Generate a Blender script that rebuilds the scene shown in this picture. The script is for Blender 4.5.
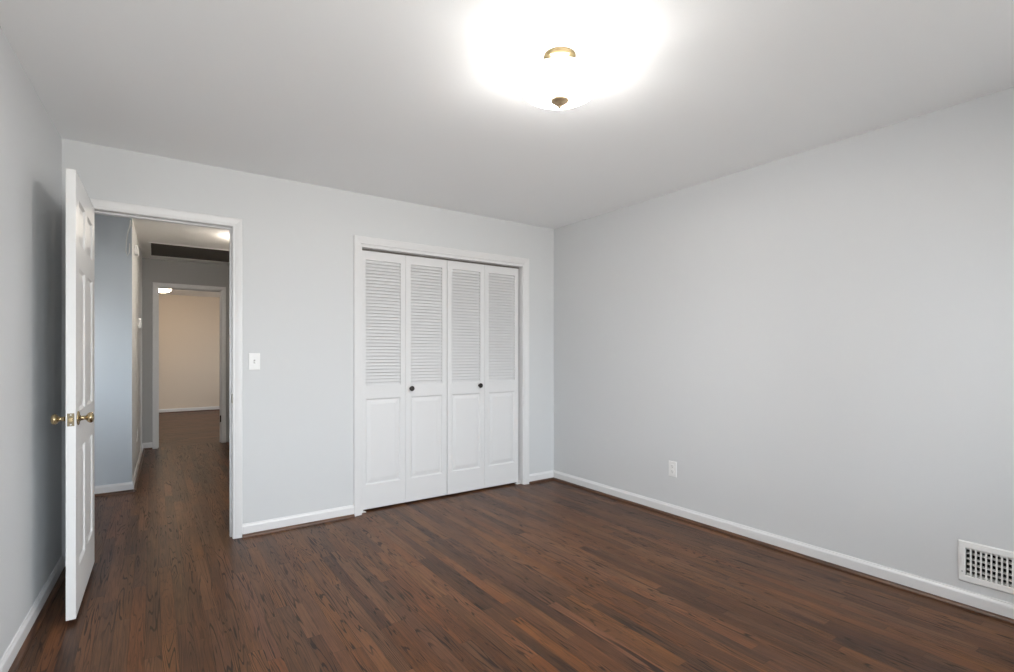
import bpy, bmesh, math, random
from mathutils import Vector, Matrix
random.seed(7)
for o in list(bpy.data.objects): bpy.data.objects.remove(o, do_unlink=True)
S = bpy.context.scene
C = S.collection
PI = math.pi

# ------------------------------------------------------------------ camera
YAW = 0.6123
cd = bpy.data.cameras.new('camera'); cam = bpy.data.objects.new('camera', cd); C.objects.link(cam)
cd.sensor_width = 36.0; cd.lens = 505.2/1014*36.0
cd.shift_y = (353.57-336.0)/1014
cd.clip_start = 0.02; cd.clip_end = 200
cam.location = (0, 0, 1.224); cam.rotation_euler = (PI/2, 0, -YAW)
S.camera = cam

# ------------------------------------------------------------------ exposure, world
S.view_settings.view_transform = 'Standard'; S.view_settings.look = 'None'
S.view_settings.exposure = 0.0; S.view_settings.gamma = 1.0
S.view_settings.use_curve_mapping = False
S.cycles.use_denoising = True
S.cycles.max_bounces = 14; S.cycles.diffuse_bounces = 8; S.cycles.transparent_max_bounces = 16
S.cycles.sample_clamp_indirect = 30.0
SKY = 15.6           # daylight outside the windows
BULB = 3700.0          # emission of the two bulbs of the bedroom lamp
BOWL = 30.0           # glow of its frosted bowl
HALL = 66.0           # hall ceiling lamp
FAR = 42.0           # far room lamp
w = bpy.data.worlds.new('sky'); S.world = w; w.use_nodes = True
nt = w.node_tree; nt.nodes.clear()
out = nt.nodes.new('ShaderNodeOutputWorld'); bg = nt.nodes.new('ShaderNodeBackground')
tc = nt.nodes.new('ShaderNodeTexCoord'); sp = nt.nodes.new('ShaderNodeSeparateXYZ')
rp = nt.nodes.new('ShaderNodeValToRGB')
rp.color_ramp.elements[0].position = 0.46; rp.color_ramp.elements[0].color = (.62, .61, .58, 1)
rp.color_ramp.elements[1].position = 0.54; rp.color_ramp.elements[1].color = (.86, .94, 1.0, 1)
mp = nt.nodes.new('ShaderNodeMath'); mp.operation = 'MULTIPLY_ADD'; mp.inputs[1].default_value = .5; mp.inputs[2].default_value = .5
nt.links.new(tc.outputs['Generated'], sp.inputs[0]); nt.links.new(sp.outputs['Z'], mp.inputs[0])
nt.links.new(mp.outputs[0], rp.inputs[0]); nt.links.new(rp.outputs[0], bg.inputs['Color'])
bg.inputs['Strength'].default_value = SKY; nt.links.new(bg.outputs[0], out.inputs[0])

# ------------------------------------------------------------------ materials
def mat(name, col, rough=.5, metal=0, spec=.5, bump=None, emit=None):
    m = bpy.data.materials.new(name); m.use_nodes = True
    n = m.node_tree; b = n.nodes['Principled BSDF']
    b.inputs['Base Color'].default_value = (*col, 1); b.inputs['Roughness'].default_value = rough
    b.inputs['Metallic'].default_value = metal; b.inputs['Specular IOR Level'].default_value = spec
    if bump:
        sc, st, dist = bump
        g = n.nodes.new('ShaderNodeNewGeometry'); t = n.nodes.new('ShaderNodeTexNoise')
        t.inputs['Scale'].default_value = sc; t.inputs['Detail'].default_value = 3
        bp_ = n.nodes.new('ShaderNodeBump'); bp_.inputs['Strength'].default_value = st; bp_.inputs['Distance'].default_value = dist
        n.links.new(g.outputs['Position'], t.inputs['Vector']); n.links.new(t.outputs['Fac'], bp_.inputs['Height'])
        n.links.new(bp_.outputs[0], b.inputs['Normal'])
    if emit:
        b.inputs['Emission Color'].default_value = (*emit[0], 1); b.inputs['Emission Strength'].default_value = emit[1]
    return m

def wood_floor(name, along='Y', light=(.185, .077, .033), dark=(.026, .0125, .0085), width=.057):
    m = bpy.data.materials.new(name); m.use_nodes = True
    n = m.node_tree; b = n.nodes['Principled BSDF']; L = n.links.new
    def N(t): return n.nodes.new(t)
    def M(op, a, b_=None, c=None):
        q = N('ShaderNodeMath'); q.operation = op
        for i, v in enumerate((a, b_, c)):
            if v is None: continue
            if isinstance(v, (int, float)): q.inputs[i].default_value = v
            else: L(v, q.inputs[i])
        return q.outputs[0]
    def comb(x, y, z):
        q = N('ShaderNodeCombineXYZ')
        for i, v in enumerate((x, y, z)):
            if isinstance(v, (int, float)): q.inputs[i].default_value = v
            else: L(v, q.inputs[i])
        return q.outputs[0]
    def noise(vec, scale, detail=2, rough=.5, dist=0):
        q = N('ShaderNodeTexNoise'); L(vec, q.inputs['Vector']); q.inputs['Scale'].default_value = scale
        q.inputs['Detail'].default_value = detail; q.inputs['Roughness'].default_value = rough
        q.inputs['Distortion'].default_value = dist
        return q.outputs['Fac']
    def white(vec):
        q = N('ShaderNodeTexWhiteNoise'); L(vec, q.inputs['Vector']); return q.outputs['Value'], q.outputs['Color']
    def smooth(v, a, b_, lo=0, hi=1):
        q = N('ShaderNodeMapRange'); q.interpolation_type = 'SMOOTHSTEP'; L(v, q.inputs[0])
        for i, k in enumerate((a, b_, lo, hi)): q.inputs[i+1].default_value = k
        return q.outputs[0]
    g = N('ShaderNodeNewGeometry'); s = N('ShaderNodeSeparateXYZ'); L(g.outputs['Position'], s.inputs[0])
    ax, ay = (s.outputs['X'], s.outputs['Y']) if along == 'Y' else (s.outputs['Y'], s.outputs['X'])
    px = M('DIVIDE', M('ADD', ax, 10.0), width); row = M('FLOOR', px); fx = M('FRACT', px)
    r1, _ = white(comb(row, 3.7, 1.0))
    lng = M('MULTIPLY_ADD', r1, .5, .62)
    r0, _ = white(comb(row, 11.3, 7.0))
    py = M('ADD', M('DIVIDE', M('ADD', 20.0, ay), lng), M('MULTIPLY', r0, 9.0))
    seg = M('FLOOR', py); fy = M('FRACT', py)
    r2, rc = white(comb(row, seg, 5.0))
    sc = N('ShaderNodeSeparateColor'); L(rc, sc.inputs[0])
    ra, rb, rd = sc.outputs[0], sc.outputs[1], sc.outputs[2]
    # growth rings: contour lines of a noise stretched along the board
    v1 = comb(M('MULTIPLY', ax, 15.0), M('MULTIPLY', ay, .80), M('MULTIPLY', r2, 60.0))
    n1 = noise(v1, 1.0, 2, .55, .25)
    v1b = comb(M('MULTIPLY', ax, 90.0), M('MULTIPLY', ay, 6.0), M('MULTIPLY', ra, 60.0))
    n1c = M('MULTIPLY_ADD', noise(v1b, 1.0, 2, .6), .022, n1)
    rings = M('SINE', M('MULTIPLY', n1c, M('MULTIPLY_ADD', rb, 60.0, 70.0)))
    rl = smooth(rings, .62, .99)                       # dark ring lines
    v2 = comb(M('MULTIPLY', ax, 480.0), M('MULTIPLY', ay, 16.0), M('MULTIPLY', rb, 40.0))
    pores = smooth(noise(v2, 1.0, 2, .6), .50, .72)
    v3 = comb(M('MULTIPLY', ax, 9.0), M('MULTIPLY', ay, 1.8), M('MULTIPLY', ra, 30.0))
    cloud = noise(v3, 1.0, 3, .6)
    v4 = comb(M('MULTIPLY', ax, 190.0), M('MULTIPLY', ay, 2.6), M('MULTIPLY', rd, 50.0))
    streak = smooth(noise(v4, 1.0, 3, .65), .36, .66)
    strong = smooth(noise(v3, .8, 1), .40, .62)        # where the figure is strong
    tone = M('ADD', M('MULTIPLY', r2, .50), M('MULTIPLY', cloud, .95))
    v5 = comb(M('MULTIPLY', ax, 110.0), M('MULTIPLY', ay, 3.2), M('MULTIPLY', ra, 50.0))
    tone = M('ADD', M('SUBTRACT', tone, .66), M('MULTIPLY', noise(v5, 1.0, 3, .7), .92))
    mix = N('ShaderNodeMix'); mix.data_type = 'RGBA'; L(tone, mix.inputs['Factor'])
    mix.inputs['A'].default_value = (*dark, 1); mix.inputs['B'].default_value = (*light, 1)
    # some boards greyer, some redder
    hs = N('ShaderNodeHueSaturation'); L(mix.outputs['Result'], hs.inputs['Color'])
    L(M('MULTIPLY_ADD', rd, .008, .498), hs.inputs['Hue']); L(M('MULTIPLY_ADD', rb, .12, .98), hs.inputs['Saturation'])
    hs.inputs['Value'].default_value = 1.0
    k = M('MULTIPLY', rl, M('MULTIPLY_ADD', strong, .75, .25))
    k = M('ADD', M('ADD', k, M('MULTIPLY', pores, .22)), M('MULTIPLY', streak, .16))
    ex = M('MULTIPLY', M('MINIMUM', fx, M('SUBTRACT', 1.0, fx)), width)
    ey = M('MULTIPLY', M('MINIMUM', fy, M('SUBTRACT', 1.0, fy)), lng)
    seam = M('SUBTRACT', 1.0, smooth(M('MINIMUM', ex, ey), .0003, .0013))
    k = M('MINIMUM', M('ADD', k, M('MULTIPLY', seam, .50)), .90)
    fin = N('ShaderNodeMix'); fin.data_type = 'RGBA'; L(k, fin.inputs['Factor']); L(hs.outputs[0], fin.inputs['A'])
    fin.inputs['B'].default_value = (.012, .0075, .006, 1)
    L(fin.outputs['Result'], b.inputs['Base Color'])
    L(M('MULTIPLY_ADD', k, .12, .34), b.inputs['Roughness'])
    b.inputs['Specular IOR Level'].default_value = .22
    bu = N('ShaderNodeBump'); bu.invert = True; bu.inputs['Strength'].default_value = .25; bu.inputs['Distance'].default_value = .0008
    L(k, bu.inputs['Height']); L(bu.outputs[0], b.inputs['Normal'])
    return m

def wood_strip(name, c1, c2, ax=1):
    m = mat(name, c1, .38); n = m.node_tree; b = n.nodes['Principled BSDF']
    g = n.nodes.new('ShaderNodeNewGeometry'); mp = n.nodes.new('ShaderNodeMapping'); t = n.nodes.new('ShaderNodeTexNoise')
    sc = [60, 60, 60]; sc[ax] = 4; mp.inputs['Scale'].default_value = sc
    t.inputs['Detail'].default_value = 3; t.inputs['Scale'].default_value = 1
    r = n.nodes.new('ShaderNodeValToRGB'); r.color_ramp.elements[0].position = .35; r.color_ramp.elements[1].position = .68
    r.color_ramp.elements[0].color = (*c1, 1); r.color_ramp.elements[1].color = (*c2, 1)
    n.links.new(g.outputs['Position'], mp.inputs[0]); n.links.new(mp.outputs[0], t.inputs[0])
    n.links.new(t.outputs['Fac'], r.inputs[0]); n.links.new(r.outputs[0], b.inputs['Base Color'])
    return m

M_wall = mat('grey_wall_paint', (.61, .622, .632), .62, spec=.3, bump=(170, .12, .0006))
M_halll = mat('hall_wall_paint_lit', (.72, .72, .71), .62, spec=.3, bump=(170, .12, .0006))  # lighter copy of the hall paint, lamp light put into the colour
M_blue = mat('pale_blue_wall', (.53, .57, .61), .62, spec=.3, bump=(170, .12, .0006))  # side passage walls, bluer than the bedroom grey
M_hall = mat('hall_wall_paint_shaded', (.40, .40, .40), .65, spec=.3, bump=(170, .12, .0006))  # darker copy of the hall paint, shade put into the colour
M_beige = mat('beige_wall_paint', (.72, .63, .53), .65, spec=.3, bump=(170, .12, .0006))
M_ceil = mat('white_ceiling_paint', (.885, .90, .91), .75, spec=.2, bump=(120, .15, .0008))
M_hceil = mat('hall_ceiling_paint', (.80, .79, .77), .75, spec=.2, bump=(120, .15, .0008))
M_trim = mat('white_gloss_trim', (.70, .70, .705), .32, spec=.45)
M_door = mat('white_door_paint', (.74, .74, .735), .36, spec=.45, bump=(60, .08, .0005))
M_bifold = mat('white_bifold_paint', (.69, .69, .695), .40, spec=.4)
M_floor = wood_floor('stained_oak_strip_floor', 'Y')
M_floor2 = wood_floor('stained_oak_cross_floor', 'X')
M_shoeY = wood_strip('stained_shoe_moulding', (.045, .020, .011), (.12, .052, .024), 1)
M_shoeX = wood_strip('stained_shoe_moulding_cross', (.045, .020, .011), (.12, .052, .024), 0)
M_plate = mat('white_plastic', (.77, .77, .765), .35)
M_slot = mat('dark_slot', (.04, .04, .04), .6)
M_slotg = mat('grey_slot', (.35, .35, .35), .6)
M_brass = mat('antique_brass', (.50, .39, .23), .26, 1.0)
M_brassD = mat('worn_dark_brass', (.22, .18, .12), .38, 1.0)
M_brassP = mat('polished_brass', (.34, .27, .15), .30, 1.0)
M_fin = mat('satin_brass_finial', (.52, .40, .26), .30, .65)
M_bronze = mat('dark_bronze', (.055, .050, .048), .33, 1.0)
M_vent = mat('white_register_enamel', (.78, .78, .77), .38)
M_duct = mat('dark_duct_metal', (.02, .02, .022), .6, 0)
M_grille = mat('dark_grille_metal', (.15, .135, .12), .5)
M_screw = mat('screw_metal', (.55, .55, .55), .35, 1.0)
M_cable = mat('white_cable_plastic', (.72, .72, .70), .5)
M_ext = mat('vinyl_frame', (.8, .8, .8), .4)

def glass_shade(name, tint, strength, alpha):
    m = bpy.data.materials.new(name); m.use_nodes = True; n = m.node_tree; n.nodes.clear(); L = n.links.new
    o = n.nodes.new('ShaderNodeOutputMaterial'); tr = n.nodes.new('ShaderNodeBsdfTransparent'); tl = n.nodes.new('ShaderNodeBsdfTranslucent')
    pr = n.nodes.new('ShaderNodeBsdfPrincipled'); em = n.nodes.new('ShaderNodeEmission'); ad = n.nodes.new('ShaderNodeAddShader')
    m1 = n.nodes.new('ShaderNodeMixShader'); m2 = n.nodes.new('ShaderNodeMixShader')
    # swirled alabaster pattern in the frosted glass
    g = n.nodes.new('ShaderNodeTexCoord'); t = n.nodes.new('ShaderNodeTexNoise'); t.inputs['Scale'].default_value = 9; t.inputs['Detail'].default_value = 3
    t.inputs['Distortion'].default_value = 2.0
    r = n.nodes.new('ShaderNodeValToRGB'); r.color_ramp.elements[0].color = (tint[0]*.86, tint[1]*.82, tint[2]*.76, 1); r.color_ramp.elements[1].color = (*tint, 1)
    r.color_ramp.elements[0].position = .35; r.color_ramp.elements[1].position = .6
    L(g.outputs['Object'], t.inputs[0]); L(t.outputs['Fac'], r.inputs[0]); L(r.outputs[0], em.inputs['Color'])
    q = n.nodes.new('ShaderNodeNewGeometry'); k = n.nodes.new('ShaderNodeMath'); k.operation = 'MULTIPLY_ADD'   # the glow leaves the outer face of the glass
    k.inputs[1].default_value = -strength*.93; k.inputs[2].default_value = strength; L(q.outputs['Backfacing'], k.inputs[0]); L(k.outputs[0], em.inputs['Strength'])
    pr.inputs['Base Color'].default_value = (.9, .88, .84, 1); pr.inputs['Roughness'].default_value = .2
    tl.inputs['Color'].default_value = (.95, .93, .9, 1)
    m1.inputs[0].default_value = .92; L(pr.outputs[0], m1.inputs[1]); L(tl.outputs[0], m1.inputs[2])
    L(m1.outputs[0], ad.inputs[0]); L(em.outputs[0], ad.inputs[1])
    m2.inputs[0].default_value = alpha; L(ad.outputs[0], m2.inputs[1]); L(tr.outputs[0], m2.inputs[2]); L(m2.outputs[0], o.inputs[0])
    return m
def emitter(name, col, st):
    m = bpy.data.materials.new(name); m.use_nodes = True; n = m.node_tree; n.nodes.clear()
    o = n.nodes.new('ShaderNodeOutputMaterial'); e = n.nodes.new('ShaderNodeEmission'); e.inputs[0].default_value = (*col, 1); e.inputs[1].default_value = st
    n.links.new(e.outputs[0], o.inputs[0]); return m
def pane_mat():
    m = bpy.data.materials.new('window_glass'); m.use_nodes = True; n = m.node_tree; n.nodes.clear()
    o = n.nodes.new('ShaderNodeOutputMaterial'); a = n.nodes.new('ShaderNodeBsdfTransparent'); g = n.nodes.new('ShaderNodeBsdfGlossy')
    g.inputs['Roughness'].default_value = .02; x = n.nodes.new('ShaderNodeMixShader'); f = n.nodes.new('ShaderNodeFresnel'); f.inputs[0].default_value = 1.45
    n.links.new(f.outputs[0], x.inputs[0]); n.links.new(a.outputs[0], x.inputs[1]); n.links.new(g.outputs[0], x.inputs[2]); n.links.new(x.outputs[0], o.inputs[0])
    return m
M_pane = pane_mat()
M_bowl = glass_shade('frosted_lamp_glass', (1.0, .98, .95), BOWL, .80)
M_hbowl = glass_shade('frosted_hall_lamp_glass', (1.0, .91, .80), HALL, .0)
M_fbowl = glass_shade('frosted_far_lamp_glass', (1.0, .82, .62), FAR, .0)
M_bulb = emitter('bulb_glow', (1.0, .975, .94), BULB)

# ------------------------------------------------------------------ mesh helpers
def obj(name, bm, m, parent=None, smooth=False, bev=0, seg=2):
    bmesh.ops.recalc_face_normals(bm, faces=bm.faces)
    if name in ('glass_bowl', 'bulb'):                # open shells: normals point out of the glass
        low = min(bm.faces, key=lambda f: f.calc_center_median().z)
        if low.normal.z > 0: bmesh.ops.reverse_faces(bm, faces=bm.faces)
    me = bpy.data.meshes.new(name); bm.to_mesh(me); bm.free()
    if smooth:
        for p in me.polygons: p.use_smooth = True
    o = bpy.data.objects.new(name, me); C.objects.link(o)
    for mm in (m if isinstance(m, (list, tuple)) else [m]): me.materials.append(mm)
    if bev:
        b = o.modifiers.new('bevel', 'BEVEL'); b.width = bev; b.segments = seg; b.limit_method = 'ANGLE'; b.angle_limit = math.radians(40)
    if parent: o.parent = parent
    return o
def empty(name, loc=(0, 0, 0), rz=0):
    o = bpy.data.objects.new(name, None); C.objects.link(o); o.location = loc; o.rotation_euler = (0, 0, rz)
    o.empty_display_size = .05; return o
def tag(o, label=None, cat=None, group=None, kind=None):
    if label: o['label'] = label
    if cat: o['category'] = cat
    if group: o['group'] = group
    if kind: o['kind'] = kind
    return o
def struct(o, label=None): return tag(o, label, None, None, 'structure')
def box(bm, x0, x1, y0, y1, z0, z1):
    v = [bm.verts.new((x, y, z)) for x in (x0, x1) for y in (y0, y1) for z in (z0, z1)]
    for f in ((0,1,3,2),(4,6,7,5),(0,4,5,1),(2,3,7,6),(0,2,6,4),(1,5,7,3)): bm.faces.new([v[i] for i in f])
    return v
def obox(bm, c, hx, hy, hz, R):
    v = [bm.verts.new(Vector(c) + R @ Vector((x*hx, y*hy, z*hz))) for x in (-1, 1) for y in (-1, 1) for z in (-1, 1)]
    for f in ((0,1,3,2),(4,6,7,5),(0,4,5,1),(2,3,7,6),(0,2,6,4),(1,5,7,3)): bm.faces.new([v[i] for i in f])
def lathe(bm, prof, n=32, mtx=Matrix.Identity(4)):
    rings = []
    for r, z in prof:
        if r < 1e-6: rings.append([bm.verts.new(mtx @ Vector((0, 0, z)))])
        else: rings.append([bm.verts.new(mtx @ Vector((r*math.cos(2*PI*k/n), r*math.sin(2*PI*k/n), z))) for k in range(n)])
    for a, b in zip(rings, rings[1:]):
        for k in range(n):
            j = (k+1) % n
            if len(a) == 1 and len(b) == 1: continue
            if len(a) == 1: bm.faces.new((a[0], b[k], b[j]))
            elif len(b) == 1: bm.faces.new((a[k], a[j], b[0]))
            else: bm.faces.new((a[k], a[j], b[j], b[k]))
def holed(name, m, axis, c0, c1, u0, u1, v0, v1, holes=(), fn=None):
    """slab between c0 and c1 on `axis`; u,v are the other two axes; rectangular holes cut clean through"""
    us = sorted({u0, u1, *[h[0] for h in holes], *[h[1] for h in holes]}); vs = sorted({v0, v1, *[h[2] for h in holes], *[h[3] for h in holes]})
    us = [x for x in us if u0 <= x <= u1]; vs = [x for x in vs if v0 <= x <= v1]
    solid = lambda i, j: 0 <= i < len(us)-1 and 0 <= j < len(vs)-1 and not any(h[0] < (us[i]+us[i+1])/2 < h[1] and h[2] < (vs[j]+vs[j+1])/2 < h[3] for h in holes)
    bm = bmesh.new(); cache = {}
    def V(i, j, k):
        if (i, j, k) not in cache:
            p = [0, 0, 0]; o = [a for a in (0, 1, 2) if a != axis]
            p[axis] = (c0, c1)[k]; p[o[0]] = us[i]; p[o[1]] = vs[j]
            if fn: p = fn(p)
            cache[(i, j, k)] = bm.verts.new(p)
        return cache[(i, j, k)]
    for i in range(len(us)-1):
        for j in range(len(vs)-1):
            if not solid(i, j): continue
            for k in (0, 1): bm.faces.new((V(i, j, k), V(i+1, j, k), V(i+1, j+1, k), V(i, j+1, k)))
            for di, dj, e in ((-1, 0, ((i, j), (i, j+1))), (1, 0, ((i+1, j), (i+1, j+1))), (0, -1, ((i, j), (i+1, j))), (0, 1, ((i, j+1), (i+1, j+1)))):
                if not solid(i+di, j+dj): bm.faces.new((V(*e[0], 0), V(*e[1], 0), V(*e[1], 1), V(*e[0], 1)))
    return struct(obj(name, bm, m))
def sweep(bm, path, prof, closed=False):
    """path: list of (point, dir_a, dir_b): profile (a,b) is placed at point + a*dir_a + b*dir_b"""
    rings = [[bm.verts.new(Vector(p) + a*Vector(da) + b*Vector(db)) for a, b in prof] for p, da, db in path]
    n = len(prof)
    for r, s in zip(rings, rings[1:]):
        for k in range(n): bm.faces.new((r[k], r[(k+1) % n], s[(k+1) % n], s[k]))
    if not closed:
        bm.faces.new(rings[0]); bm.faces.new(rings[-1][::-1])

# ------------------------------------------------------------------ setting: dimensions
H = 2.44
XR, YB, TW = 3.212, 3.779, .122           # right wall, back wall, wall thickness
YR = -.75                                  # wall behind the camera
lx = lambda y: -.558 + .037*y              # left wall leans out a little
DL, DR, DT = -.315, .435, 2.063            # bedroom doorway
CL, CR, CT = 1.306, 2.836, 2.036           # closet opening
HX0, HY1 = -.147, 5.60                     # hall corner
FY = 7.93                                  # hall's far wall
FL, FR, FT = .060, .775, 2.083             # far doorway
FB = 12.55

bm = bmesh.new(); box(bm, -2.2, 3.36, YR-.12, FY+.06, -.1, 0)
struct(obj('floor', bm, M_floor), 'dark stained oak strip floor with boards running to the hall')
bm = bmesh.new(); box(bm, -2.2, 4.2, FY+.06, FB+.12, -.1, 0)
struct(obj('floor_far_room', bm, M_floor2), 'oak floor of the far room with boards running across')
bm = bmesh.new(); box(bm, -.75, 3.36, YR-.12, YB+TW*.5, H, H+.1)
struct(obj('ceiling', bm, M_ceil), 'smooth white bedroom ceiling')
GX0, GX1, GY0, GY1 = -.012, .86, 6.76, 7.66
holed('ceiling_hall', M_hceil, 2, H, H+.1, -2.2, 3.36, YB+TW*.5, FY+.06, [(GX0, GX1, GY0, GY1)])
bm = bmesh.new(); box(bm, -2.2, 4.2, FY+.06, FB+.12, H, H+.1)
struct(obj('ceiling_far_room', bm, M_hceil))

# back wall, right wall (with a duct opening), left wall, rear wall with windows
VY0, VY1, VZ0, VZ1 = .414, .722, .157, .288
holed('wall_back', M_wall, 1, YB, YB+TW, -.42, 3.35, 0, H, [(DL-.02, DR+.02, -1, DT+.02), (CL-.02, CR+.02, -1, CT+.025)])
holed('wall_right', M_wall, 0, XR, XR+.12, YR-.12, YB+.9, 0, H, [(VY0, VY1, VZ0, VZ1)])
def lean(p): return [lx(p[1]) + p[0], p[1], p[2]]
holed('wall_left', M_wall, 0, -.12, 0, YR-.12, YB+TW, 0, H, fn=lean)
WINS = [(-.25, 1.25), (1.90, 2.60)]; WZ0, WZ1 = .50, 2.08
holed('wall_rear', M_wall, 1, YR-.12, YR, -.6, XR, 0, H, [(a, b, WZ0, WZ1) for a, b in WINS])
def window(k, loc, rz, W_, hh, label):
    """double-hung window; local +y points into the room, origin at the sill centre in the middle of the wall"""
    r = struct(empty('window_%d' % k, loc, rz), label); wd = W_/2
    bm = bmesh.new()
    for z0, z1, y in ((0, hh/2+.02, .015), (hh/2-.02, hh, -.02)):
        for x0, x1, q0, q1 in ((-wd, -wd+.05, z0, z1), (wd-.05, wd, z0, z1), (-wd+.05, wd-.05, z0, z0+.045), (-wd+.05, wd-.05, z1-.045, z1)):
            box(bm, x0, x1, y-.016, y+.016, q0, q1)
    obj('window_sash', bm, M_ext, r, bev=.003)
    bm = bmesh.new()
    for z0, z1, y in ((.04, hh/2-.02, .015), (hh/2+.02, hh-.04, -.02)): box(bm, -wd+.045, wd-.045, y-.002, y+.002, z0, z1)
    obj('window_pane', bm, M_pane, r)
    bm = bmesh.new()
    for x0, x1, z0, z1 in ((-wd-.07, -wd, -.02, hh+.07), (wd, wd+.07, -.02, hh+.07), (-wd, wd, hh, hh+.07)): box(bm, x0, x1, .06, .078, z0, z1)
    box(bm, -wd-.09, wd+.09, .06, .11, -.045, -.02); box(bm, -wd-.07, wd+.07, .06, .075, -.12, -.045)
    obj('window_casing', bm, M_trim, r, bev=.003)
    ld = bpy.data.lights.new('window_portal', 'AREA'); ld.shape = 'RECTANGLE'; ld.size = W_; ld.size_y = hh; ld.cycles.is_portal = True
    lo = bpy.data.objects.new('window_portal', ld); C.objects.link(lo)
    n = Vector((-math.sin(rz), math.cos(rz), 0)); lo.location = Vector(loc) - n*.10 + Vector((0, 0, hh/2)); lo.rotation_euler = (PI/2, 0, rz)
for i, (a, b) in enumerate(WINS): window(i+1, ((a+b)/2, YR-.06, WZ0), 0, b-a, WZ1-WZ0, 'white double-hung window behind the camera')

# hall, side passage and far room
holed('wall_hall_left', M_halll, 0, -.12, 0, HY1, FY, 0, H, fn=lambda p: [HX0 + .0185*(p[1]-HY1) + p[0], p[1], p[2]])
holed('wall_passage', M_blue, 1, HY1-.012, HY1, -2.1, HX0, 0, H)
PE, PW0, PW1, PZ0, PZ1 = -1.25, 4.45, 5.35, .80, 1.78
holed('wall_passage_end', M_blue, 0, PE-.12, PE, YB, HY1, 0, H, [(PW0, PW1, PZ0, PZ1)])
window(3, (PE-.06, (PW0+PW1)/2, PZ0), -PI/2, PW1-PW0, PZ1-PZ0, 'unseen window added at the end of the side passage to light its wall')  # out of view, added for its daylight on the blue wall
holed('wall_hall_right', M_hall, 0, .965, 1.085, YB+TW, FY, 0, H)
holed('wall_passage_front', M_blue, 1, YB+.0, YB+TW, -2.1, -.54, 0, H)
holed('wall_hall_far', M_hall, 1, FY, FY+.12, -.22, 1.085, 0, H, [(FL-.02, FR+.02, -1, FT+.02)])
holed('wall_far_room_front', M_beige, 1, FY+.12, FY+.14, -2.1, 4.1, 0, H, [(FL-.02, FR+.02, -1, FT+.02)])
holed('wall_far_room_back', M_beige, 1, FB, FB+.12, -2.1, 4.1, 0, H)
holed('wall_far_room_left', M_beige, 0, -2.2, -2.1, FY+.12, FB, 0, H)
holed('wall_far_room_right', M_beige, 0, 4.1, 4.22, FY+.12, FB, 0, H, [(9.3, 11.5, .8, 2.1)])
window(4, (4.16, 10.4, .8), PI/2, 2.2, 1.3, 'unseen window added to brighten the far room')  # added out of sight as extra daylight for the beige room
holed('wall_closet_left', M_wall, 0, 1.09, 1.15, YB+TW, YB+.78, 0, H)
holed('wall_closet_back', M_wall, 1, YB+.78, YB+.84, 1.09, XR, 0, H)

# ------------------------------------------------------------------ mouldings
CAS = [(0, 0), (0, .007), (.004, .010), (.014, .0105), (.020, .0125), (.034, .0155), (.046, .017), (.053, .017), (.057, .013), (.057, 0)]   # (out from opening, proud of wall)
def casing(name, x0, x1, zt, y, sgn, label, m=M_trim):
    """mitred casing round an opening in a wall facing sgn*Y"""
    bm = bmesh.new(); n = (0, sgn, 0)
    path = [((x0, y, 0), (-1, 0, 0), n), ((x0, y, zt), (-1, 0, 1), n), ((x1, y, zt), (1, 0, 1), n), ((x1, y, 0), (1, 0, 0), n)]
    sweep(bm, path, CAS)
    return struct(obj(name, bm, m), label)
def jamb(name, x0, x1, zt, y0, y1, stop=None, label=None, m=M_trim):
    bm = bmesh.new()
    box(bm, x0-.02, x0, y0, y1, 0, zt+.02); box(bm, x1, x1+.02, y0, y1, 0, zt+.02); box(bm, x0, x1, y0, y1, zt, zt+.025)
    if stop:
        a, b = stop
        box(bm, x0, x0+.011, a, b, 0, zt); box(bm, x1-.011, x1, a, b, 0, zt); box(bm, x0+.011, x1-.011, a, b, zt-.011, zt)
    return struct(obj(name, bm, m, bev=.0015), label)
casing('trim_1', DL, DR, DT, YB, -1, 'white moulded casing round the open bedroom doorway')
jamb('trim_2', DL, DR, DT, YB, YB+TW, (YB+.038, YB+.070), 'white door jamb with stop')
casing('trim_3', DL, DR, DT, YB+TW, 1, 'white casing on the hall side of the bedroom doorway')
casing('trim_4', CL-.008, CR+.008, CT+.022, YB, -1, 'white moulded casing round the closet opening')
jamb('trim_5', CL, CR, CT, YB-.001, YB+TW, None, 'white closet jamb')
casing('trim_6', FL, FR, FT, FY, -1, 'grey-white casing round the far doorway')
jamb('trim_7', FL, FR, FT, FY, FY+.14, (FY+.05, FY+.085), 'white jamb of the far doorway')

BASE = [(0, .018), (.0125, .018), (.0125, .066), (.0105, .072), (.0065, .078), (.0055, .084), (0, .085)]     # (proud, z)
SHOE = [(0, 0), (.019, 0)] + [(.0125*0+.019*math.cos(t*PI/12), .019*math.sin(t*PI/12)) for t in range(1, 6)] + [(0, .019)]
def run(name, p0, p1, nrm, prof, m, label=None, off=0):
    bm = bmesh.new(); n = Vector((*nrm, 0)).normalized()
    d = (Vector(p1)-Vector(p0)).normalized()
    sweep(bm, [((p0[0]+n.x*off, p0[1]+n.y*off, 0), n, (0, 0, 1)), ((p1[0]+n.x*off, p1[1]+n.y*off, 0), n, (0, 0, 1))], prof)
    return struct(obj(name, bm, m), label)
SH = [(a, z) for a, z in SHOE]
def base(side, p0, p1, nrm, mw, k, label=None):
    run('baseboard_' + side, p0, p1, nrm, [(a, max(z, .0) if z > .02 else 0) for a, z in BASE], M_trim, label)
    run('trim_%d' % k, p0, p1, nrm, SH, mw, 'stained quarter-round shoe moulding at the foot of the ' + side.replace('_', ' ') + ' baseboard', off=.0125)
base('right', (XR, YR), (XR, YB), (-1, 0), M_shoeY, 8, 'white baseboard along the bare right wall')
base('back_middle', (DR+.057, YB), (CL-.065, YB), (0, -1), M_shoeX, 9, 'white baseboard between doorway and closet')
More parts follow.
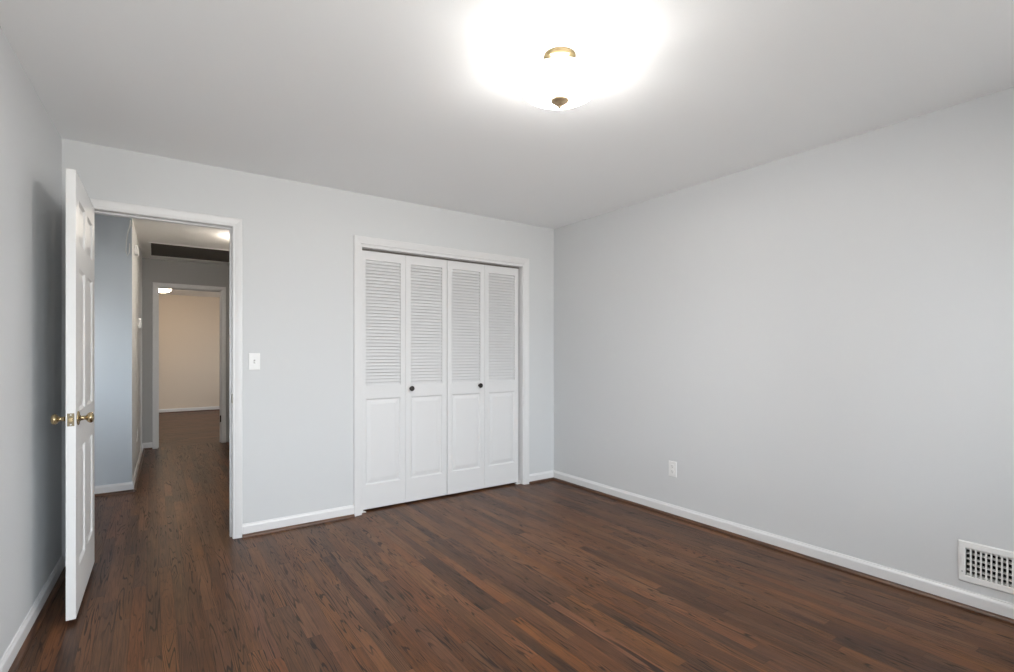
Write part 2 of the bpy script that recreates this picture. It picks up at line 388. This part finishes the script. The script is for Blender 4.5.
base('back_right', (CR+.065, YB), (XR-.012, YB), (0, -1), M_shoeX, 10, 'short white baseboard between closet and corner')
base('left', (lx(YR), YR), (lx(YB), YB), (1, -.037), M_shoeY, 11, 'white baseboard along the left wall')
base('passage', (-2.1, HY1-.012), (HX0+.012, HY1-.012), (0, -1), M_shoeX, 12, 'white baseboard under the pale blue hall wall')
base('hall_left', (HX0, HY1-.0245), (HX0+.0185*(FY-HY1), FY), (1, -.0185), M_shoeY, 13, 'white baseboard along the hall')
base('hall_far', (HX0+.0185*(FY-HY1)+.01, FY), (FL-.057, FY), (0, -1), M_shoeX, 14)
base('far_room', (-2.1, FB), (4.1, FB), (0, -1), M_shoeX, 15, 'cream baseboard at the end of the far room')
base('rear', (lx(YR), YR), (XR, YR), (0, 1), M_shoeX, 16)

# ------------------------------------------------------------------ panel door helper
def raised_panel(bm, x0, x1, z0, z1, yf, sgn, depth=.009, bev=.028, lip=.004):
    """recess + raised field, front at yf, facing sgn*Y (sgn=-1 faces -Y). Open surface joining the frame opening."""
    y = lambda d: yf - sgn*d
    loops = [(0, 0), (.005, depth*.55), (.010, depth), (.016, depth), (.016+bev, lip), (.016+bev+.002, lip-.0005)]
    rings = []
    for ins, d in loops:
        rings.append([bm.verts.new((x, y(d), z)) for x, z in ((x0+ins, z0+ins), (x1-ins, z0+ins), (x1-ins, z1-ins), (x0+ins, z1-ins))])
    for a, b in zip(rings, rings[1:]):
        for k in range(4): bm.faces.new((a[k], a[(k+1) % 4], b[(k+1) % 4], b[k]))
    bm.faces.new(rings[-1])
def grid_face(bm, xs, zs, holes, y):
    cache = {}
    def V(i, j):
        if (i, j) not in cache: cache[(i, j)] = bm.verts.new((xs[i], y, zs[j]))
        return cache[(i, j)]
    for i in range(len(xs)-1):
        for j in range(len(zs)-1):
            mx, mz = (xs[i]+xs[i+1])/2, (zs[j]+zs[j+1])/2
            if any(a < mx < b and c < mz < d for a, b, c, d in holes): continue
            bm.faces.new((V(i, j), V(i+1, j), V(i+1, j+1), V(i, j+1)))
def door_slab(W, Z0, Z1, T, panels):
    """panelled on both faces; local x 0..W, y 0..T, z Z0..Z1"""
    bm = bmesh.new()
    xs = sorted({0, W, *[p[0] for p in panels], *[p[1] for p in panels]}); zs = sorted({Z0, Z1, *[p[2] for p in panels], *[p[3] for p in panels]})
    for y, s in ((0, -1), (T, 1)):
        grid_face(bm, xs, zs, panels, y)
        for a, b, c, d in panels: raised_panel(bm, a, b, c, d, y, s)
    e = [(0, Z0), (W, Z0), (W, Z1), (0, Z1)]
    for (xa, za), (xb, zb) in zip(e, e[1:]+e[:1]):
        bm.faces.new([bm.verts.new(p) for p in ((xa, 0, za), (xb, 0, zb), (xb, T, zb), (xa, T, za))])
    bmesh.ops.remove_doubles(bm, verts=bm.verts, dist=1e-5)
    return bm

# ------------------------------------------------------------------ open bedroom door
hx, hy = -.3075, 3.757
W = .760; T = .035
ang = math.atan2(-W, -.0105)                     # from the hinge towards the camera
d1 = tag(struct(empty('door_1', (hx, hy, 0), ang), 'white six-panel door standing open beside the left wall'), cat=None)
# local x runs from hinge to latch edge; local +y points to the room side (+X)
z0, z1 = .022, 2.057
st = .105; cs = .10; pw = (W-2*st-cs)/2
P = []
for a in (st, st+pw+cs):
    for c, d in ((.225, .775), (.955, 1.625), (1.745, 1.945)): P.append((a, a+pw, c, d))
slab = obj('door_slab', door_slab(W, z0, z1, T, P), M_door, d1)
KX, KZ = W-.060, .925
def knobset(parent, y, sgn):
    kb = [(0, 0), (.033, 0), (.033, .003), (.029, .006), (.016, .008), (.0105, .012), (.0095, .027), (.012, .031), (.0195, .036), (.0245, .043), (.0245, .049), (.0205, .055), (.011, .0585), (0, .059)]
    R = Matrix.Translation((KX, y, KZ)) @ Matrix.Rotation(-sgn*PI/2, 4, 'X')
    bm = bmesh.new(); lathe(bm, kb[:6], 32, R); obj('rosette', bm, M_brass, parent, smooth=True)
    bm = bmesh.new(); lathe(bm, kb[4:], 32, R); return obj('knob', bm, M_brass, parent, smooth=True)
knobset(d1, T, 1); knobset(d1, 0, -1)
bm = bmesh.new(); box(bm, W, W+.0018, .005, T-.005, KZ-.029, KZ+.029)
lp = obj('latch_plate', bm, M_brassD, d1, bev=.001)
bm = bmesh.new(); box(bm, W+.0018, W+.009, .011, T-.011, KZ-.010, KZ+.010); obj('latch_bolt', bm, M_brass, lp, bev=.002)
bm = bmesh.new()
for dz in (-.022, .022): lathe(bm, [(0, .0035), (.0028, .003), (.0035, .0018)], 12, Matrix.Translation((W, T/2, KZ+dz)) @ Matrix.Rotation(PI/2, 4, 'Y'))
obj('screw', bm, M_screw, lp)
for hz in (.20, 1.02, 1.785):
    bm = bmesh.new(); lathe(bm, [(0, -.047), (.003, -.0465), (.0055, -.044), (.0055, .044), (.003, .0465), (0, .047)], 16, Matrix.Translation((-.006, -.004, hz)))
    box(bm, -.004, -.001, 0, .030, hz-.044, hz+.044)
    box(bm, -.0145, -.004, -.008, -.002, hz-.044, hz+.044)
    obj('hinge', bm, M_brassD, d1)

# strike plate on the right jamb, far door hinges on far jamb
bm = bmesh.new(); box(bm, DR-.0018, DR, YB+.004, YB+.034, .895, .955)
sp_ = obj('strike_plate', bm, M_brassD); tag(sp_, 'small dark brass strike plate on the right jamb of the bedroom doorway', 'strike plate')
for hz, lb in ((.33, 'lower dark hinge leaf on the right jamb of the far doorway'),):
    bm = bmesh.new(); box(bm, FR-.006, FR, FY+.002, FY+.040, hz-.045, hz+.045); lathe(bm, [(0, -.045), (.007, -.045), (.007, .045), (0, .045)], 12, Matrix.Translation((FR-.009, FY-.002, hz)))
    tag(obj('hinge', bm, M_bronze), lb, 'hinge')

# ------------------------------------------------------------------ closet bifold doors
LYF = 3.833; LT = .030
def leaf(parent, x, W, name='door_leaf'):
    """one leaf: louvred top, raised panel below; local origin at its left bottom front"""
    z0, z1 = .016, 2.022; sw = .044; a, b = sw, W-sw
    lo0, lo1 = .972, 1.952; p0, p1 = .204, .873
    bm = bmesh.new()
    xs = [0, a, b, W]; zs = [z0, p0, p1, lo0, lo1, z1]
    grid_face(bm, xs, zs, [(a, b, lo0, lo1), (a, b, p0, p1)], 0)
    raised_panel(bm, a, b, p0, p1, 0, -1, depth=.008, bev=.026, lip=.003)
    grid_face(bm, xs, zs, [(a, b, lo0, lo1)], LT)
    for q in ([(0, z0), (W, z0), (W, z1), (0, z1)], [(a, lo0), (b, lo0), (b, lo1), (a, lo1)]):
        for (xa, za), (xb, zb) in zip(q, q[1:]+q[:1]):
            bm.faces.new([bm.verts.new(v) for v in ((xa, 0, za), (xb, 0, zb), (xb, LT, zb), (xa, LT, za))])
    bmesh.ops.remove_doubles(bm, verts=bm.verts, dist=1e-5)
    lf = obj(name, bm, M_bifold, parent, bev=.0012, seg=1); lf.location = (x, 0, 0)
    bm = bmesh.new(); n = 38; pit = (lo1-lo0)/n; R = Matrix.Rotation(math.radians(57), 3, 'X')
    for i in range(n):
        zc = lo0 + pit*(i+.5)
        obox(bm, ((a+b)/2, LT/2-.0015, zc), (b-a)/2, .0152, .0028, R)
    sl = obj('louver_slats', bm, M_bifold, lf, bev=.0016, seg=2)
    return lf
lw = .3762; gx = .003
base_x = CL+.003
for k, (lbl, knob_leaf, kx) in enumerate((('left white bifold closet door with louvered top', 1, .043), ('right white bifold closet door with louvered top', 0, lw-.056))):
    dd = struct(empty('door_%d' % (k+2), (base_x + k*(2*lw+gx+.004), LYF, 0)), lbl)
    for i in range(2):
        lf = leaf(dd, i*(lw+gx*.6), lw)
        if i == knob_leaf:
            bm = bmesh.new(); R = Matrix.Translation((kx, 0, .940)) @ Matrix.Rotation(PI/2, 4, 'X')
            lathe(bm, [(a*1.25, c*1.15) for a, c in ((0, 0), (.009, 0), (.0075, .004), (.0065, .012), (.0085, .016), (.0155, .020), (.0170, .024), (.0160, .028), (.0115, .0305), (.0105, .0295), (.006, .0295), (.004, .0315), (0, .0318))], 28, R)
            obj('knob', bm, M_bronze, lf, smooth=True)
# track inside the head
bm = bmesh.new(); box(bm, CL+.004, CR-.004, LYF+.004, LYF+.028, CT-.010, CT)
tag(obj('closet_door_track', bm, M_grille), 'thin dark track above the closet doors', 'door track')
# floor pivot brackets seen at both ends of the closet doors
for x, lb in ((CL+.004, 'small white pivot bracket on the floor at the left end of the closet doors'), (CR-.044, 'small white pivot bracket on the floor at the right end of the closet doors')):
    bm = bmesh.new(); box(bm, x, x+.040, LYF-.022, LYF+.020, 0, .003); box(bm, x if x < 2 else x+.037, x+.003 if x < 2 else x+.040, LYF-.022, LYF+.020, .003, .030)
    lathe(bm, [(0, 0), (.006, 0), (.006, .012), (0, .012)], 12, Matrix.Translation((x+.02, LYF+.006, .003)))
    tag(obj('pivot_bracket', bm, M_plate), lb, 'bracket', 'closet pivot brackets')

# ------------------------------------------------------------------ switch and outlets
def plate_parts(root, kind):
    """local frame: plate in the x-z plane, facing -y, centred on the origin"""
    bm = bmesh.new(); w_, h_ = .035, .0575
    vb = [bm.verts.new((x, 0, z)) for x, z in ((-w_, -h_), (w_, -h_), (w_, h_), (-w_, h_))]
    vm = [bm.verts.new((x, -.0035, z)) for x, z in ((-w_, -h_), (w_, -h_), (w_, h_), (-w_, h_))]
    vf = [bm.verts.new((x, -.0055, z)) for x, z in ((-w_+.004, -h_+.004), (w_-.004, -h_+.004), (w_-.004, h_-.004), (-w_+.004, h_-.004))]
    for a, b in ((vb, vm), (vm, vf)):
        for k in range(4): bm.faces.new((a[k], a[(k+1) % 4], b[(k+1) % 4], b[k]))
    bm.faces.new(vf); bm.faces.new(vb[::-1])
    obj('wall_plate', bm, M_plate, root)
    if kind == 'switch':
        bm = bmesh.new(); box(bm, -.0052, .0052, -.0062, -.0054, -.012, .012); bz = obj('switch_slot', bm, M_slotg, root)
        bm = bmesh.new(); obox(bm, (0, -.0095, -.002), .0042, .0055, .0052, Matrix.Rotation(math.radians(28), 3, 'X')); obj('switch_toggle', bm, M_plate, root, bev=.001)
        zs = (-.030, .030)
    else:
        for s in (-1, 1):
            bm = bmesh.new(); pts = []
            for k in range(24):
                t = 2*PI*k/24; pts.append((.0165*math.cos(t), max(-.0135, min(.0135, .0175*math.sin(t))) + s*.0195))
            f0 = [bm.verts.new((x, -.0055, z)) for x, z in pts]; f1 = [bm.verts.new((x, -.0075, z)) for x, z in pts]
            for k in range(24): bm.faces.new((f0[k], f0[(k+1) % 24], f1[(k+1) % 24], f1[k]))
            bm.faces.new(f1)
            rc = obj('receptacle', bm, M_plate, root)
            bm = bmesh.new()
            for x, hh in ((-.0063, .0042), (.0063, .0034)): box(bm, x-.0011, x+.0011, -.0080, -.0074, s*.0195+.0035-hh, s*.0195+.0035+hh)
            lathe(bm, [(0, .0006), (.0026, .0006), (.0026, 0)], 12, Matrix.Translation((0, -.0075, s*.0195-.0075)) @ Matrix.Rotation(PI/2, 4, 'X'))
            obj('outlet_slot', bm, M_slot, rc)
        zs = (0,)
    for z in zs:
        bm = bmesh.new(); lathe(bm, [(.0032, 0), (.0028, .0010), (0, .0013)], 12, Matrix.Translation((0, -.0055, z)) @ Matrix.Rotation(PI/2, 4, 'X')); obj('screw', bm, M_plate, root)
r = empty('light_switch', (.5655, YB, 1.170)); plate_parts(r, 'switch'); tag(r, 'white toggle light switch on the grey wall right of the open doorway', 'light switch')
r = empty('wall_outlet', (XR, 2.398, .355), PI/2); r.rotation_euler = (0, 0, -PI/2); plate_parts(r, 'outlet')
tag(r, 'white duplex wall outlet low on the bare right wall', 'outlet')
hr = math.atan(.0185)
hwx = lambda y: HX0 + .0185*(y-HY1)
r = empty('wall_outlet', (hwx(6.63), 6.63, .36), PI/2-hr); plate_parts(r, 'outlet'); tag(r, 'white outlet seen edge-on low on the left wall of the hall', 'outlet')
# thermostat
r = empty('thermostat', (hwx(6.87), 6.87, 1.555), PI/2-hr); tag(r, 'small white thermostat seen edge-on on the left wall of the hall', 'thermostat')
bm = bmesh.new(); box(bm, -.042, .042, -.006, 0, -.062, .062); obj('backplate', bm, M_plate, r, bev=.003)
bm = bmesh.new(); box(bm, -.038, .038, -.026, -.006, -.057, .057); obj('cover', bm, M_plate, r, bev=.006)
# door chime and a loose cable at the hall corner
r = empty('door_chime', (hwx(6.05), 6.05, 2.22), PI/2-hr); tag(r, 'white door chime high on the left wall of the hall', 'door chime')
bm = bmesh.new(); box(bm, -.055, .055, -.030, 0, -.045, .045); obj('cover', bm, M_plate, r, bev=.008)
def tube(bm, pts, rad, n=8):
    rings = []
    for i, p in enumerate(pts):
        p = Vector(p); t = (Vector(pts[min(i+1, len(pts)-1)])-Vector(pts[max(i-1, 0)])).normalized()
        u = t.cross(Vector((0, 1, 0.01))).normalized(); v = t.cross(u)
        rings.append([bm.verts.new(p + rad*(math.cos(2*PI*k/n)*u + math.sin(2*PI*k/n)*v)) for k in range(n)])
    for a, b in zip(rings, rings[1:]):
        for k in range(n): bm.faces.new((a[k], a[(k+1) % n], b[(k+1) % n], b[k]))
    bm.faces.new(rings[0]); bm.faces.new(rings[-1][::-1])
bm = bmesh.new(); yy = HY1-.012-.005
tube(bm, [(-.158, yy, 2.405), (-.162, yy, 2.36), (-.175, yy, 2.30), (-.186, yy, 2.22), (-.190, yy, 2.13), (-.178, yy, 2.085), (-.166, yy, 2.12), (-.163, yy, 2.20)], .0045)
tag(obj('cable', bm, M_cable, smooth=True), 'thin white cable looping down the pale blue wall at the hall corner', 'cable')

# ------------------------------------------------------------------ wall register (vent)
r = empty('wall_register', (XR, (VY0+VY1)/2, (VZ0+VZ1)/2), -PI/2); tag(r, 'white steel wall register with a grid of dark openings, low on the right wall', 'vent')
hw, hh = (VY1-VY0)/2, (VZ1-VZ0)/2
bm = bmesh.new(); OW, OH = hw+.028, hh+.0325
loops = [(OW, OH, 0), (OW, OH, -.002), (OW-.005, OH-.005, -.007), (hw+.003, hh+.003, -.007), (hw, hh, -.004), (hw, hh, .012)]
rings = [[bm.verts.new((sx*a, y, sz*b)) for sx, sz in ((-1, -1), (1, -1), (1, 1), (-1, 1))] for a, b, y in loops]
for a, b in zip(rings, rings[1:]):
    for k in range(4): bm.faces.new((a[k], a[(k+1) % 4], b[(k+1) % 4], b[k]))
obj('register_frame', bm, M_vent, r)
bm = bmesh.new(); nv = 17
for k in range(1, nv):
    x = -hw + 2*hw*k/nv; box(bm, x-.0030, x+.0030, -.004, .004, -hh, hh)
obj('vertical_vanes', bm, M_vent, r)
bm = bmesh.new()
for k in range(0, 6):
    z = -hh + 2*hh*(k+.0)/5 + (.004 if k == 0 else (-.004 if k == 5 else 0)); obox(bm, (0, .011, z), hw, .006, .0026, Matrix.Rotation(math.radians(18), 3, 'X'))
obj('horizontal_vanes', bm, M_vent, r)
bm = bmesh.new(); box(bm, -OW+.011, -OW+.014, -.0105, -.006, -.022, .030); obj('damper_lever', bm, M_vent, r, bev=.001)
for s in (-1, 1):
    bm = bmesh.new(); lathe(bm, [(.004, 0), (.0035, .0012), (0, .0016)], 12, Matrix.Translation((s*(hw+.012), -.007, -.050 if s < 0 else 0)) @ Matrix.Rotation(PI/2, 4, 'X')); obj('screw', bm, M_screw, r)
bm = bmesh.new()      # duct boot behind the register
for x0, x1, q0, q1 in ((-hw-.002, -hw, -hh, hh), (hw, hw+.002, -hh, hh), (-hw, hw, -hh-.002, -hh), (-hw, hw, hh, hh+.002)): box(bm, x0, x1, .013, .20, q0, q1)
box(bm, -hw, hw, .198, .20, -hh, hh)
obj('duct_boot', bm, M_duct, r)

# ------------------------------------------------------------------ hall ceiling return grille
gc = ((GX0+GX1)/2, (GY0+GY1)/2, H); r = empty('return_air_grille', gc); tag(r, 'large dark louvered return grille in the hall ceiling', 'ceiling grille')
a, b = (GX1-GX0)/2, (GY1-GY0)/2
bm = bmesh.new()
for x0, x1, y0, y1 in ((-a-.02, -a, -b-.02, b+.02), (a, a+.02, -b-.02, b+.02), (-a, a, -b-.02, -b), (-a, a, b, b+.02)): box(bm, x0, x1, y0, y1, -.006, 0)
obj('grille_frame', bm, M_hceil, r, bev=.002)
bm = bmesh.new()
for k in range(30):
    y = -b + 2*b*(k+.5)/30; obox(bm, (0, y, .012), a-.003, .012, .0012, Matrix.Rotation(math.radians(57), 3, 'X'))
for x in (-.26, 0, .26): box(bm, x-.004, x+.004, -b, b, .018, .026)
obj('grille_slats', bm, M_grille, r)
bm = bmesh.new()
for x0, x1, y0, y1 in ((-a-.01, -a+.001, -b, b), (a-.001, a+.01, -b, b), (-a, a, -b-.01, -b+.001), (-a, a, b-.001, b+.01)): box(bm, x0, x1, y0, y1, .1, .35)
box(bm, -a, a, -b, b, .34, .35); obj('plenum_box', bm, M_duct, r)

# ------------------------------------------------------------------ ceiling lamps
LX, LY = 1.363, 1.566
r = empty('ceiling_lamp', (LX, LY, H)); tag(r, 'lit frosted glass bowl ceiling lamp with brass canopy and finial', 'ceiling lamp')
bm = bmesh.new(); lathe(bm, [(0, 0), (.064, 0), (.066, -.004), (.063, -.010), (.052, -.017), (.030, -.023), (.014, -.026), (0, -.026)], 48); obj('canopy', bm, M_brassP, r, smooth=True)
bm = bmesh.new(); lathe(bm, [(0, -.026), (.005, -.026), (.005, -.176), (0, -.176)], 16); obj('stem', bm, M_brassP, r, smooth=True)
zb = -.178
def bowl(R_, zr, zb_, t=.004, n=14):
    o = [(R_*math.sin(PI/2*k/n)**.92, zb_ + (zr-zb_)*(1-math.cos(PI/2*k/n))) for k in range(n+1)]
    o[0] = (0.0, zb_)
    o += [(R_+.004, zr+.003), (R_+.003, zr+.006), (R_-.001, zr+.004)]
    return o
bm = bmesh.new(); lathe(bm, bowl(.171, -.112, zb), 64); obj('glass_bowl', bm, M_bowl, r, smooth=True)
bm = bmesh.new(); lathe(bm, [(0, zb-.001), (.034, zb+.001), (.038, zb-.003), (.037, zb-.008), (.030, zb-.013), (.022, zb-.016), (.020, zb-.021), (.011, zb-.026), (.0065, zb-.028), (.0075, zb-.033), (.004, zb-.038), (0, zb-.039)], 40)
obj('finial', bm, M_fin, r, smooth=True)
for s in (-1, 1):
    q = s*.040 + .008
    dx, dy = math.cos(-.6123)*q, math.sin(-.6123)*q
    T0 = Matrix.Translation((dx, dy, -.062))             # lamp bulb pointing down: opaque collar added above to cut ceiling spill, glowing dome below
    bm = bmesh.new(); lathe(bm, [(0, .038), (.011, .038), (.013, .030), (.0135, .018), (.019, .008), (.0236, .0005), (.0232, 0), (0, .001)], 24, T0)
    sk = obj('bulb_spill_collar', bm, M_plate, r, smooth=True)
    bm = bmesh.new(); lathe(bm, [(.0238, -.001)] + [(.036*math.sin(math.radians(a)), -.036*math.cos(math.radians(a)) + .026) for a in range(40, 0, -5)] + [(0, -.010)], 28, T0)
    obj('bulb', bm, M_bulb, r, smooth=True)
def flush(name, x, y, R_, m, label):
    r = empty(name, (x, y, H)); tag(r, label, 'ceiling lamp')
    bm = bmesh.new(); lathe(bm, [(0, 0), (R_*.9, 0), (R_*.9, -.012), (R_*.8, -.02), (0, -.02)], 40); obj('canopy', bm, M_brassD, r, smooth=True)
    bm = bmesh.new(); lathe(bm, [(R_*.97, -.022), (R_, -.026), (R_*.97, -.05), (R_*.82, -.078), (R_*.5, -.098), (0, -.106)], 48); obj('glass_bowl', bm, m, r, smooth=True)
    bm = bmesh.new(); lathe(bm, [(0, -.104), (.014, -.106), (.012, -.116), (.005, -.122), (0, -.124)], 20); obj('finial', bm, M_brassD, r, smooth=True)
flush('ceiling_lamp', .835, 5.90, .13, M_hbowl, 'small warm ceiling lamp in the hall, hidden past the right jamb')
flush('ceiling_lamp', .135, 11.15, .16, M_fbowl, 'warm bowl ceiling lamp seen in the far room, partly behind the far casing')
